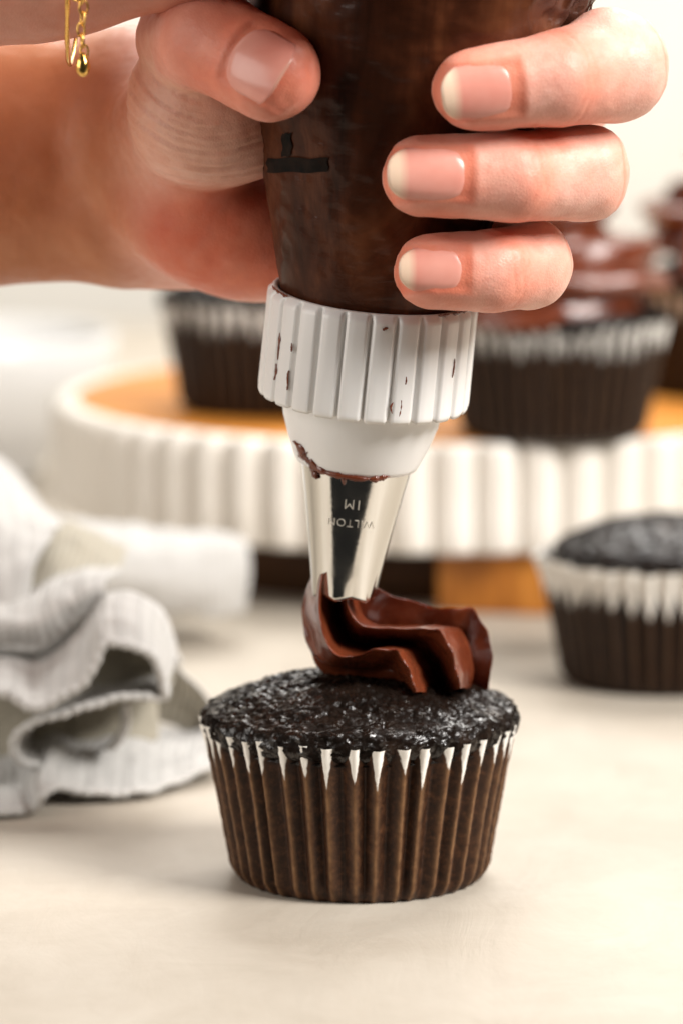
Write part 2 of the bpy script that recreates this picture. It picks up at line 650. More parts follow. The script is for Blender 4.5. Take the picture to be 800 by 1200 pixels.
for k in range(len(curves)):
    a_, b_ = curves[k], curves[(k + 1) % len(curves)]
    la, lb = LINES[k][2], LINES[(k + 1) % len(LINES)][2]
    for f_ in (1 - np.cos(np.arange(0, 1, 1 / 22) * PI)) / 2:
        g_ = f_ ** 2.2 if lb and not la else 1 - (1 - f_) ** 2.2 if la and not lb else f_
        ring_.append(a_ + (b_ - a_) * g_)
gr = np.array(ring_)                         # around, along, 3
for _ in range(7):
    gr = .5 * gr + .25 * (np.roll(gr, 1, 0) + np.roll(gr, -1, 0))
na = len(gr)
v = gr.transpose(1, 0, 2).reshape(-1, 3)
v = v + .030 * np.stack([pn(v * 2.3), pn(v * 2.3 + 9), pn(v * 2.3 + 21)], -1) + .006 * np.stack([pn(v * 6), pn(v * 7 + 9), pn(v * 7 + 21)], -1)
f = [tuple(q) for q in grid_faces(NU, na, False, True)[:, ::-1]]
f.append(tuple(range(na)))
f.append(tuple((NU - 1) * na + k for k in range(na))[::-1])
me = mesh('frosting', v, f, M['frosting'])
fr = thing('frosting', 'ridged rope of chocolate frosting squeezed from the tip onto the front cupcake', 'frosting', me=me)


def swirl_mesh(seed):
    n = 320
    t = np.linspace(0, 1, n)
    a = t * 2 * PI * 2.1 + seed
    rad = 2.45 * (1 - t ** 1.5) + .05
    z = 4.25 + 2.9 * t ** 1.3
    p = np.stack([np.cos(a) * rad, np.sin(a) * rad, z], -1)
    ro = 1.25 * (1 - .5 * t)
    v, f = sweep(p, lambda i, tt: star(5, ro[i], ro[i] * .42, 90, .4 + 6 * tt, 1.1), (0, 0, 1))
    v = v + .05 * np.stack([pn(v * 1.1 + seed), pn(v * 1.1 + 9), pn(v * 1.1 + 21)], -1)
    return mesh('frosting_swirl', v, f, M['frosting'])


# ------------------------------------------------------------------ cake stand
ST = np.array([(520 - 400) * 130 / FPX, 130 - 2.8 - 84.5 + 1.6, 0])
RS, ZT, ZB = 12.7, 5.2, 1.9
st = thing('cake_stand', 'round wooden cake stand with fluted cream skirt behind the front cupcake', 'cake stand', ST)
NF = 60
n = NF * 14
th = np.arange(n) / n * 2 * PI
lobe = np.abs(np.cos(th * NF / 2)) ** .62
prof = []
for z, dr, am in [(ZB, -.30, .0), (ZB - .02, -.12, .3), (ZB + .06, 0, .9), (ZB + .2, .02, 1), (3.0, 0, 1), (4.2, 0, 1), (ZT - .35, .0, 1),
                  (ZT - .16, -.02, 1), (ZT - .03, -.10, .85), (ZT, -.22, .5), (ZT - .02, -.34, .1), (ZT - .1, -.42, 0), (4.0, -.46, 0), (ZB, -.44, 0)]:
    prof.append((RS - .45 + dr, z, am))
V = []
for r0, z, am in prof:
    r = r0 + am * .58 * lobe - am * .10
    V.append(np.stack([np.sin(th) * r, -np.cos(th) * r, np.full(n, z) + .05 * am * (lobe - .6) * (z > 4.5)], -1))
v = np.stack(V, 1).reshape(-1, 3)
obj('fluted_skirt', mesh('fluted_skirt', v, grid_faces(n, len(prof), True, True), M['enamel']), st)
v, f = lathe([(0, 4.3), (12.0, 4.3), (12.0, 5.06), (11.92, 5.2), (11.8, 5.24), (0, 5.24)], 128)
obj('wooden_board', mesh('wooden_board', v, f, M['wood']), st)
legs = [(1.35, -10.55, -.16), (10.2, 2.2, 1.4), (-9.8, 3.0, 1.7), (0.5, 10.2, .1)]


def rbox(sx, sy, z0, z1, bev=.12):
    bm = bmesh.new()
    bmesh.ops.create_cube(bm, size=1)
    for q in bm.verts:
        q.co = Vector((q.co.x * sx, q.co.y * sy, z0 + (q.co.z + .5) * (z1 - z0)))
    bmesh.ops.bevel(bm, geom=list(bm.edges), offset=bev, segments=3, profile=.5, affect='EDGES')
    bm.verts.ensure_lookup_table()
    v = [tuple(q.co) for q in bm.verts]
    f = [[q.index for q in p.verts] for p in bm.faces]
    bm.free()
    return v, f


lv, lf = rbox(3.35, 2.4, 0.003, 4.28)
lm = mesh('leg', lv, lf, M['stained'])
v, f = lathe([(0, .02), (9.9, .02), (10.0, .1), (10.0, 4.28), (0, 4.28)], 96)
obj('pedestal', mesh('pedestal', v, f, M['walnut']), st)  # added dark drum, fills the shaded gap under the board
for x, y, a in legs:
    o = obj('leg', lm, st)
    o.location = Vector((x, y, 0)) * S
    o.rotation_euler = (0, 0, a)

def on_stand(px, dep):
    return np.array([(px - 400) * dep / FPX, dep - 84.5 - 2.35, 5.245])


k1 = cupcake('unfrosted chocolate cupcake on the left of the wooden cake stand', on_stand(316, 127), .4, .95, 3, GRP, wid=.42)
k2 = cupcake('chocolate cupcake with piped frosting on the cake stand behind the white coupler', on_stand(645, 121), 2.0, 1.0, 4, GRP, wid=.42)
sw = obj('frosting_swirl', swirl_mesh(.6), k2)
sw.scale = (1.1, 1.1, 1.2)
sw.location.z = -.95 * S
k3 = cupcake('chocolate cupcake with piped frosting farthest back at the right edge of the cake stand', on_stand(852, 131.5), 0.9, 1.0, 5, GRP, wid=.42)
sw = obj('frosting_swirl', swirl_mesh(3.3), k3)
sw.scale = (1.12, 1.12, 1.34)
sw.location.z = -1.35 * S

# ------------------------------------------------------------------ piping bag with coupler and tip
TIP0 = P(401, 706, -.5)
bag_root = thing('piping_bag', 'clear piping bag full of chocolate frosting with white coupler and steel tip', 'piping bag',
                 TIP0, (R(6.8), R(5.5), 0))

# tip: fluted cone whose mouth is cut into six teeth
n = 192
th = np.arange(n) / n * 2 * PI
rows = []
tooth = np.abs(((th / (2 * PI) * 6 + .25) % 1) - .5) * 2          # 0..1 triangle
for t in np.linspace(.06, 1, 40):
    z = t * 3.3
    r = .645 + .555 * (z / 3.2) ** 1.15
    fl = (1 - sstep(0, .22, t)) * .03
    r = r - fl * (1 - tooth) ** 1.3
    zz = z + (1 - t) ** 2 * (.10 * (1 - tooth))
    rows.append(np.stack([np.sin(th) * r, -np.cos(th) * r, zz + 0 * th], -1))
for t in np.linspace(1, .06, 12):
    z = t * 3.3
    r = .605 + .555 * (z / 3.2) ** 1.15 - (1 - sstep(0, .22, t)) * .03 * (1 - tooth) ** 1.3
    rows.append(np.stack([np.sin(th) * r, -np.cos(th) * r, z + (1 - t) ** 2 * (.10 * (1 - tooth))], -1))
v = np.stack(rows, 1).reshape(-1, 3)
v = (v - [0, 0, 3.2]) @ np.array(Euler((R(-8), 0, 0)).to_matrix()).T + [0, 0, 3.2]
tip = obj('piping_tip', mesh('piping_tip', v, grid_faces(n, len(rows), True, True), M['metal']), bag_root)


def tip_r(z):
    return .645 + .555 * (max(z, 0) / 3.2) ** 1.15


def lettering(body, size, zc, spread=1.0, off=0.0):
    cu = bpy.data.curves.new('lettering', 'FONT')
    cu.body = body
    cu.size = size
    cu.align_x = 'CENTER'
    cu.align_y = 'CENTER'
    cu.space_character = spread
    cu.extrude = .012
    cu.offset = off
    cu.resolution_u = 3
    o = bpy.data.objects.new('tmp', cu)
    COL.objects.link(o)
    dg = bpy.context.evaluated_depsgraph_get()
    me0 = bpy.data.meshes.new_from_object(o.evaluated_get(dg))
    bpy.data.objects.remove(o)
    bm = bmesh.new()
    bm.from_mesh(me0)
    bmesh.ops.triangulate(bm, faces=bm.faces)
    vv, ff = [], [[q.index for q in p.verts] for p in bm.faces]
    for q in bm.verts:
        z = zc - q.co.y
        r = tip_r(z) + .004 + q.co.z
        a = -q.co.x / tip_r(z)
        vv.append((math.sin(a) * r, -math.cos(a) * r, z))
    bm.free()
    vv = (np.array(vv) - [0, 0, 3.2]) @ np.array(Euler((R(-8), 0, 0)).to_matrix()).T + [0, 0, 3.2]
    return obj('lettering', mesh('lettering', vv, ff, M['emboss'], False), tip)


lettering('1M', .30, 2.34, 1.05, -.004)
lettering('WILTON', .24, 1.93, 1.12, -.006)

v, f = lathe([(1.14, 3.16), (1.23, 3.10), (1.29, 3.12), (1.34, 3.22), (1.50, 3.62), (1.64, 4.05), (1.71, 4.5), (1.74, 5.0), (1.74, 6.4),
              (1.6, 6.4), (1.6, 4.5), (1.2, 3.3)], 96)
coupler = obj('coupler', mesh('coupler', v, f, M['plastic']), bag_root)
cup_z = [3.10, 3.22, 3.62, 4.05, 4.5]
cup_r = [1.24, 1.34, 1.50, 1.64, 1.71]

# ring nut with ribs
NR, per = 25, 16
n = NR * per
th = np.arange(n) / n * 2 * PI
s = (th / (2 * PI) * NR) % 1
rib = sstep(.0, .10, s) * (1 - sstep(.80, .97, s)) * (1 - .30 * np.abs(s - .35))
rows = []
Z0, Z1 = 4.55, 6.80
for z, base, am in [(Z0 + .03, 1.72, 0), (Z0 + .03, 2.0, 0), (Z0 + .01, 2.06, .2), (Z0, 2.09, .75), (Z0 + .03, 2.10, 1), (Z0 + .1, 2.105, 1), (5.2, 2.10, 1), (6.0, 2.09, 1), (Z1 - .22, 2.09, 1),
                    (Z1 - .12, 2.09, .9), (Z1 - .06, 2.09, .3), (Z1 - .02, 2.10, .1), (Z1, 2.07, 0), (Z1, 2.02, 0), (Z1 - .05, 1.99, 0), (6.4, 1.98, 0), (5.0, 1.95, 0)]:
    r = base + am * .125 * rib
    rows.append(np.stack([np.sin(th) * r, -np.cos(th) * r, np.full(n, z) - (.05 * rib if am == .75 else 0)], -1))
v = np.stack(rows, 1).reshape(-1, 3)
ring = obj('coupler_ring', mesh('coupler_ring', v, grid_faces(n, len(rows), True), M['plastic']), bag_root)

# the bag
BZ = [6.0, 6.5, 6.8, 7.2, 7.6, 8.55, 9.5, 10.4, 11.5, 13.0, 15.0, 17.0, 18.5, 19.5]
BR = [1.80, 1.90, 1.95, 2.06, 2.15, 2.37, 2.60, 2.84, 3.15, 3.55, 3.8, 3.3, 2.0, .7]
BX = [0, 0, 0, 0, 0, 0, .03, .06, .15, .35, .6, .8, .9, 1.0]
nz, n = 220, 300
zz = np.linspace(6.0, 19.5, nz)
br = np.interp(zz, BZ, BR)
ker = np.hanning(15); ker /= ker.sum()
br = np.convolve(np.pad(br, 7, mode='edge'), ker, 'valid')
bx = np.interp(zz, BZ, BX)
th = np.arange(n) / n * 2 * PI
TH, ZZ = np.meshgrid(th, zz, indexing='ij')
q = np.stack([np.sin(TH) * 2.2, np.cos(TH) * 2.2, ZZ * .55], -1).reshape(-1, 3)
dd = .07 * pn(q) + .035 * pn(q * np.array([2.6, 2.6, 5])) + .012 * pn(q * np.array([5, 5, 16]))
crk = sstep(11.9, 12.5, ZZ).ravel() * sstep(.3, .8, np.sin(TH - .1)).ravel()
dd = dd - crk * (.30 * np.abs(pn(q * np.array([2.2, 2.2, 3.5]))) + .12 * np.abs(pn(q * 5)))
dd *= sstep(6.8, 8.2, ZZ).ravel()
RRR = br[None, :] + dd.reshape(n, nz)
v = np.stack([np.sin(TH) * RRR + bx[None, :], -np.cos(TH) * RRR, ZZ], -1).reshape(-1, 3)
bag = obj('bag', mesh('bag', v, grid_faces(n, nz, True), M['bag'], True, {'crinkle': crk}), bag_root)


def bag_pt(a, z, off):
    r = np.interp(z, zz, RRR[int(round((a % (2 * PI)) / (2 * PI) * n)) % n]) + off
    return (math.sin(a) * r + np.interp(z, BZ, BX), -math.cos(a) * r, z)


def px_bag(px, py):
    """pixel -> angle and height on the bag"""
    inv = (Matrix.LocRotScale(Vector([float(x) for x in TIP0]), Euler((R(6.8), R(5.5), 0)), None)).inverted()
    lo, hi = -9.0, 1.0
    best = None
    for Y in np.linspace(-9, 0, 361):
        l = inv @ Vector([float(x) for x in P(px, py, Y)])
        r = math.hypot(l.x - np.interp(l.z, BZ, BX), l.y)
        if r < np.interp(l.z, BZ, BR) + .02:
            return math.atan2(l.x - np.interp(l.z, BZ, BX), -l.y), l.z
    l = inv @ Vector([float(x) for x in P(px, py, -1.5)])
    return (-PI / 2 if l.x < 0 else PI / 2), l.z


def bag_print(px0, py0, px1, py1):
    nu, nv = 14, 8
    v = []
    for i, x in enumerate(np.linspace(px0, px1, nu)):
        for j, y in enumerate(np.linspace(py0, py1, nv)):
            a, z = px_bag(x + 1.2 * math.sin(j * 1.3 + px0), y + .9 * math.sin(i * .9))
            v.append(bag_pt(a, z, .032))
    return obj('printed_mark', mesh('printed_mark', v, grid_faces(nu, nv), M['print']), bag)


bag_print(313, 202, 384, 185)
bag_print(331, 183, 342, 156)


def smear(parent, pts, rfun, th=.035):
    """a dab of frosting that follows a turned surface; pts: (angle, z, halfwidth)"""
    pts = np.asarray(pts, float)
    m = max(10, 6 * len(pts))
    c = catmull(pts, m)
    jz = fbm(np.stack([c[:, 0] * 9, c[:, 1] * 9, np.arange(m) * .23], -1), 2)
    V = []
    for i in range(m):
        a, z, w = c[i]
        w = max(w * (1 + .6 * jz[i]), .004) * (.15 if i in (0, m - 1) else 1)
        nxt = c[min(i + 1, m - 1)] - c[max(i - 1, 0)]
        r = rfun(z)
        tx, tz = nxt[0] * r, nxt[1]
        ln = math.hypot(tx, tz) or 1
        nx, nzv = -tz / ln, tx / ln
        for k, (u, h) in enumerate([(-1, 0), (-.75, .7), (0, 1), (.75, .7), (1, 0)]):
            aa = a + nx * w * u / r
            z2 = z + nzv * w * u
            rq = rfun(z2) + .003 + th * h * (1 + .3 * jz[i])
            V.append((math.sin(aa) * rq, -math.cos(aa) * rq, z2))
    return obj('frosting_smear', mesh('frosting_smear', V, grid_faces(m, 5), M['frosting']), parent)


cf = lambda z: float(np.interp(z, cup_z, cup_r)) if z > 3.12 else (1.27 if z > 3.06 else tip_r(z) + .01)
ff_ = lambda z: 1.30 if z < 3.25 else float(np.interp(z, cup_z, cup_r))
smear(coupler, [(-1.10, 3.62, .03), (-.98, 3.50, .12), (-.93, 3.34, .17), (-.78, 3.22, .12), (-.5, 3.13, .07), (-.15, 3.11, .06), (.1, 3.10, .05), (.22, 3.12, .02)], ff_, .06)
smear(coupler, [(.2, 3.10, .02), (.34, 3.11, .07), (.46, 3.15, .06), (.55, 3.16, .02)], ff_, .05)
smear(coupler, [(-.85, 3.2, .06), (-.8, 3.0, .08), (-.72, 2.9, .02)], lambda z: tip_r(z) + .04, .05)
smear(coupler, [(-.22, 3.1, .05), (-.2, 2.98, .05), (-.19, 2.9, .01)], lambda z: tip_r(z) + .03, .05)
rf = lambda z: 2.215
for pts in [[(-.99, 6.02, .015), (-.985, 5.85, .04), (-.985, 5.6, .035), (-.98, 5.45, .01)],
            [(-1.0, 5.36, .02), (-.99, 5.2, .045), (-1.01, 5.0, .02)],
            [(-.80, 5.9, .01), (-.795, 5.8, .025), (-.79, 5.72, .01)],
            [(-.80, 5.32, .01), (-.81, 5.22, .025), (-.80, 5.0, .025), (-.80, 4.9, .01)],
            [(.10, 6.5, .01), (.12, 6.53, .03), (.15, 6.56, .01)],
            [(.37, 5.55, .008), (.375, 5.45, .02), (.37, 5.38, .008)],
            [(.27, 5.0, .01), (.25, 4.9, .02), (.27, 4.76, .012)],
            [(.345, 5.05, .01), (.35, 4.9, .018), (.34, 4.7, .018)],
            [(.93, 5.85, .01), (.935, 5.7, .025), (.93, 5.55, .02), (.92, 5.45, .008)]]:
    smear(ring, pts, rf, .014)
for a in (-1.35, -1.2, -1.05, .75, .95, 1.1, 1.25):
    smear(ring, [(a - .07, 6.80, .01), (a, 6.78, .035), (a + .08, 6.80, .01)], lambda z: 2.12, .015)


# ------------------------------------------------------------------ hands: one smooth skin each, from a distance field
class Field:
    def __init__(self, lo, hi, h):
        self.lo = np.array(lo, float)
        self.h = h
        self.n = np.ceil((np.array(hi) - self.lo) / h).astype(int) + 1
        self.d = np.full(self.n, 9.0, np.float32)

    def _box(self, lo, hi):
        a = np.clip(np.floor((lo - self.lo) / self.h).astype(int), 0, self.n)
        b = np.clip(np.ceil((hi - self.lo) / self.h).astype(int) + 1, 0, self.n)
        ax = [self.lo[i] + self.h * np.arange(a[i], b[i]) for i in range(3)]
        return tuple(slice(a[i], b[i]) for i in range(3)), np.meshgrid(*ax, indexing='ij')

    def cone(self, a, b, ra, rb, k=.3, squash=None):
        a, b = np.asarray(a, float), np.asarray(b, float)
        m = max(ra, rb) + k + 4 * self.h + .3
        sl, (X, Y, Z) = self._box(np.minimum(a, b) - m, np.maximum(a, b) + m)
        ab = b - a
        L2 = max(ab.dot(ab), 1e-9)
        t = np.clip(((X - a[0]) * ab[0] + (Y - a[1]) * ab[1] + (Z - a[2]) * ab[2]) / L2, 0, 1)
        d = np.sqrt((X - a[0] - t * ab[0]) ** 2 + (Y - a[1] - t * ab[1]) ** 2 + (Z - a[2] - t * ab[2]) ** 2) - (ra + (rb - ra) * t)
        self._smin(sl, d, k)

    def ell(self, c, r, k=.3, rot=None):
        c, r = np.asarray(c, float), np.asarray(r, float)
        m = max(r) + k + 4 * self.h + .3
        sl, (X, Y, Z) = self._box(c - m, c + m)
        q = np.stack([X - c[0], Y - c[1], Z - c[2]], -1)
        if rot is not None:
            q = q @ np.array(rot.to_matrix())
        k0 = np.sqrt(((q / r) ** 2).sum(-1))
        k1 = np.sqrt(((q / r ** 2) ** 2).sum(-1)) + 1e-6
        self._smin(sl, k0 * (k0 - 1) / k1, k)

    def _smin(self, sl, d, k):
        o = self.d[sl]
        h = np.maximum(k - np.abs(o - d), 0) / k
        self.d[sl] = np.minimum(o, d) - h * h * k * .25

    def chain(self, pts, k=.3, k0=None):
        for i, ((a, ra), (b, rb)) in enumerate(zip(pts[:-1], pts[1:])):
            self.cone(a, b, ra, rb, k if i or k0 is None else k0)

    def surface(self):
        d = self.d
        ins = d < 0
        nx, ny, nz = (self.n - 1)
        cnt = np.zeros((nx, ny, nz), np.int8)
        for dx in (0, 1):
            for dy in (0, 1):
                for dz in (0, 1):
                    cnt += ins[dx:nx + dx, dy:ny + dy, dz:nz + dz]
        act = (cnt > 0) & (cnt < 8)
        idx = np.argwhere(act)
        ids = np.full(act.shape, -1, np.int64)
        ids[act] = np.arange(len(idx))
        acc = np.zeros((len(idx), 3))
        num = np.zeros(len(idx))
        cor = [(0, 0, 0), (1, 0, 0), (0, 1, 0), (1, 1, 0), (0, 0, 1), (1, 0, 1), (0, 1, 1), (1, 1, 1)]
        for i, p in enumerate(cor):
            for ax in range(3):
                if p[ax] == 0:
                    r = list(p); r[ax] = 1
                    va = d[idx[:, 0] + p[0], idx[:, 1] + p[1], idx[:, 2] + p[2]].astype(float)
                    vb = d[idx[:, 0] + r[0], idx[:, 1] + r[1], idx[:, 2] + r[2]].astype(float)
                    c = (va < 0) != (vb < 0)
                    t = np.where(c, va / np.where(c, va - vb, 1), 0)
                    pos = np.tile(np.array(p, float), (len(idx), 1))
                    pos[:, ax] += t
                    acc[c] += pos[c]
                    num[c] += 1
        v = self.lo + self.h * (idx + acc / num[:, None])
        F = []
        for ax in range(3):
            a1, a2 = (ax + 1) % 3, (ax + 2) % 3
            sl0 = [slice(1, self.n[i] - 1) for i in range(3)]
            sl1 = list(sl0)
            sl0[ax] = slice(0, self.n[ax] - 1)
            sl1[ax] = slice(1, self.n[ax])
            A, B = ins[tuple(sl0)], ins[tuple(sl1)]
            e = np.argwhere(A != B)
            off = np.array([1, 1, 1]); off[ax] = 0
            g = e + off
            flip = A[tuple(e.T)]
            o1, o2 = np.zeros(3, int), np.zeros(3, int)
            o1[a1] = 1; o2[a2] = 1
            quad = [ids[tuple((g - s).T)] for s in (o1 + o2, o2, np.zeros(3, int), o1)]
            q = np.stack(quad, -1)
            q[~flip] = q[~flip][:, ::-1]
            F.append(q)
        f = np.concatenate(F)
        return v, f[(f >= 0).all(1)]


def vnormals(v, f):
    n = np.cross(v[f[:, 2]] - v[f[:, 0]], v[f[:, 3]] - v[f[:, 1]])
    out = np.zeros_like(v)
    for k in range(4):
        np.add.at(out, f[:, k], n)
    return out / np.maximum(np.linalg.norm(out, axis=1), 1e-9)[:, None]


def relax(v, f, it=2, w=.5):
    e = np.concatenate([f[:, [0, 1]], f[:, [1, 2]], f[:, [2, 3]], f[:, [3, 0]]])
    for _ in range(it):
        s = np.zeros_like(v)
        c = np.zeros(len(v))
        for a, b in ((0, 1), (1, 0)):
            np.add.at(s, e[:, a], v[e[:, b]])
            np.add.at(c, e[:, a], 1)
        v = v + w * (s / np.maximum(c, 1)[:, None] - v)
    return v


F = Field((-15, -8.2, 10.4), (8.6, 8.2, 23.0), .075)
# forearm and wrist
F.cone(P(-420, 120, 5.5), P(165, 138, 4.2), 2.2, 1.75, .8)
F.cone(P(-420, 250, 5.5), P(165, 226, 4.2), 2.2, 1.85, 1.2)
# palm behind the bag
idx_t, idx_d, idx_p, idx_m = P(557, 104, -5.15), P(650, 92, -4.75), P(719, 80, -3.6), P(665, 85, 2.0)
mid_t, mid_d, mid_p, mid_m = P(498, 206, -4.75), P(600, 207, -4.45), P(680, 202, -3.3), P(630, 195, 2.2)
rin_t, rin_d, rin_p, rin_m = P(508, 317, -4.05), P(575, 317, -3.85), P(620, 311, -3.0), P(572, 298, 2.2)
pin_p, pin_m = P(470, 300, 1.4), P(520, 300, 2.8)
wr1, wr2 = P(170, 140, 4.0), P(170, 235, 4.0)
for (a, ra, b, rb) in [(wr1, 1.6, idx_m, 1.35), (wr1, 1.6, mid_m, 1.1), (wr2, 1.6, rin_m, .85), (wr2, 1.55, pin_m, .9)]:
    F.cone(a, b, ra, rb, 1.0)
# heel of the hand below the bag's left edge
F.ell(P(265, 262, 1.6), (2.3, 1.7, 1.45), .9, Euler((0, R(8), 0)))
F.ell(P(300, 290, 1.7), (1.7, 1.4, 1.1), .6, Euler((0, R(10), 0)))
# fingers: knuckle behind, middle joint at the right, tip on the front
for m, p, d, t, rs in [(idx_m, idx_p, idx_d, idx_t, (1.0, 1.08, .95, .80)), (mid_m, mid_p, mid_d, mid_t, (.85, .95, .91, .80)),
                       (rin_m, rin_p, rin_d, rin_t, (.72, .86, .83, .75))]:
    F.chain([(m, rs[0]), (p + np.array([-.1, .5, 0]), rs[1] * .95), (p, rs[1]), (d, rs[2]), (t, rs[3])], .12)
F.chain([(pin_m, .85), (P(545, 302, 1.7), .75), (pin_p, .7)], .2)
for c, r in [(P(702, 180, -3.3), .44), (P(706, 204, -3.3), .46), (P(700, 228, -3.3), .42), (P(628, 290, -3.0), .5), (P(722, 62, -3.5), .8), (P(706, 52, -3.6), .72)]:
    F.ell(c, (r, r, r), .25)
# soft pads of the finger tips
for t, d, r in [(idx_t, idx_d, .80), (mid_t, mid_d, .80), (rin_t, rin_d, .75)]:
    a = (t - d) / np.linalg.norm(t - d)
    F.cone(t - a * .5 + np.array([0, .1, 0]), t + a * .08, r * 1.02, r * .96, .15)
# ball of the thumb
F.cone(P(185, 165, 3.0), P(235, 140, -.2), 1.5, 1.5, .9)
F.ell(P(246, 120, -1.35), (1.72, 1.5, 1.72), .5)
F.ell(P(275, 165, -1.0), (1.2, 1.2, .85), .4)
th_m, th_i, th_t = P(225, 45, -1.9), P(248, 48, -3.6), P(316, 85, -4.6)
F.chain([(th_m, 1.15), (th_i, 1.06), (th_t, .93)], .10)
aa = (th_t - th_i) / np.linalg.norm(th_t - th_i)
F.cone(th_t - aa * .4, th_t + aa * .06, .99, .96, .12)
v, f = F.surface()
v = relax(v, f, 2, .5)
nr = vnormals(v, f)


def nail_frame(t, d, nrm, r, along, half_w):
    """axis a, side s, outward n of a nail"""
    a = (t - d) / np.linalg.norm(t - d)
    nn = np.asarray(nrm, float)
    nn = nn - a * nn.dot(a)
    nn /= np.linalg.norm(nn)
    return a, np.cross(a, nn), nn


NAILS = []     # (root centre, a, s, n, length, halfwidth, curve radius)
for t, d, nrm, r, L, hw, back, lift, sh in [
        (idx_t, idx_d, (.10, -1, -.05), .80, 1.62, .55, .72, -.03, -.06), (mid_t, mid_d, (0, -1, .12), .80, 1.70, .53, .80, -.03, .05),
        (rin_t, rin_d, (0, -1, .12), .75, 1.42, .44, .58, -.03, .06), (th_t, th_i, (-.16, -1, .22), .97, 1.38, .70, .42, -.02, .0)]:
    a, s, nn = nail_frame(t, d, nrm, r, back, hw)
    NAILS.append((t - a * back + nn * (r - .02 + lift), a, s, nn, L, hw, r * .98))


def nail_uv(v, N):
    c, a, s, nn, L, hw, rc = N
    q = v - c
    return (q @ a) / L, (q @ s) / hw, q @ nn


red = np.zeros(len(v))
pale = np.zeros(len(v))
for N in NAILS:
    u, w, h = nail_uv(v, N)
    near = (h > -.9)
    body = sstep(-.06, .06, u) * (1 - sstep(.96, 1.05, u)) * (1 - sstep(.86, 1.0, np.abs(w))) * near
    # flesh under the nail sits lower, the fold round it stands proud
    d_out = np.maximum(np.maximum(-u * N[4], (u - 1) * N[4]), (np.abs(w) - 1) * N[5])
    fold = np.exp(-((d_out - .10) / .09) ** 2) * (u < .85) * near
    v = v + nr * (-.035 * body + .012 * fold)[:, None]
    red = np.maximum(red, np.exp(-(np.maximum(d_out, 0) / .09) ** 2) * .85 * near)

# creases of the thumb ball, concentric round the thumb's root
cw = P(252, 30, -1.5)
rho = np.hypot((v[:, 0] - cw[0]), (v[:, 2] - cw[2]))
msk = np.exp(-(((v - P(232, 125, -2.0)) / np.array([1.75, 2.0, 1.9])) ** 2).sum(1) ** 1.5)
thumb_d = np.linalg.norm(np.cross(v - th_i, aa), axis=1)
msk *= sstep(1.0, 1.25, np.where((v - th_i) @ aa > -1.0, thumb_d + 0 * rho, 9)) if True else 1
wv = rho * 2 * PI / .36 + 2.2 * pn(v * np.array([.8, .8, .8])) + .8 * pn(v * 2.1)
gro = np.clip(np.cos(wv), 0, 1) ** 3
wv2 = rho * 2 * PI / .17 + 3.0 * pn(v * .9 + 5)
v = v - nr * (msk * (.070 * gro * (.6 + .5 * pn(v * 1.2 + 3)) + .022 * np.cos(wv2)))[:, None]
# joint creases on the fingers
for d, p, r in [(idx_d, idx_p, 1.0), (mid_d, mid_p, .95), (rin_d, rin_p, .85)]:
    a = (p - d) / np.linalg.norm(p - d)
    x = (v - d) @ a
    rad = np.linalg.norm((v - d) - x[:, None] * a, axis=1)
    wgt = (rad < r * 1.5) * np.exp(-(x / .5) ** 2)
    for off in (-.16, .09):
        v = v - nr * (.024 * wgt * np.exp(-((x - off + .16 * pn(v * 1.6)) / .035) ** 2) * (.55 + .6 * pn(v * 1.3 + off * 40)))[:, None]
    red = np.maximum(red, .6 * wgt)
    for off in (-.16, .09, .26):
        red = np.maximum(red, .75 * wgt * np.exp(-((x - off + .16 * pn(v * 1.6)) / .045) ** 2))
    x2 = (v - p) @ a
    rad2 = np.linalg.norm((v - p) - x2[:, None] * a, axis=1)
    w2 = (rad2 < r * 1.6) * np.exp(-((x2 - .25) / .5) ** 2)
    pale = np.maximum(pale, .05 * w2)
    red = np.maximum(red, .6 * w2 * np.exp(-((x2 - .45 + .08 * pn(v * 1.7)) / .05) ** 2))
    v = v - nr * (.022 * w2 * np.exp(-((x2 - .45 + .08 * pn(v * 1.7)) / .03) ** 2))[:, None]
v = v + nr * (.035 * pn(v * .8) + .012 * pn(v * 2.3) + .005 * pn(v * 5))[:, None]
# colour: palm and finger tips flushed, thumb ball pale
heel = np.exp(-(((v - P(275, 280, .5)) / np.array([2.2, 2.5, 1.4])) ** 2).sum(1))
red = np.maximum(red, 1.0 * sstep(.1, .6, heel))
red = np.maximum(red, .95 * np.exp(-(((v - P(295, 70, -4.5)) / np.array([2.0, 1.7, 1.5])) ** 2).sum(1) ** 2))
for t in (idx_t, mid_t, rin_t):
    red = np.maximum(red, .65 * np.exp(-(np.linalg.norm(v - t, axis=1) / 1.1) ** 4))
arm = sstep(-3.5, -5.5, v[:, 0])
tan = .85 * arm  # forearm darkened where the hand and bag would shade it
pale = np.maximum(pale, .35 * msk)
HAND0 = P(165, 200, 4.0)
hand = thing('hand', 'left hand with bare forearm squeezing the piping bag, thumb and three long fingernails showing', 'hand', HAND0,
             me=mesh('hand', v - HAND0, f, M['skin'], True, {'red': red, 'pale': pale, 'tan': tan}))


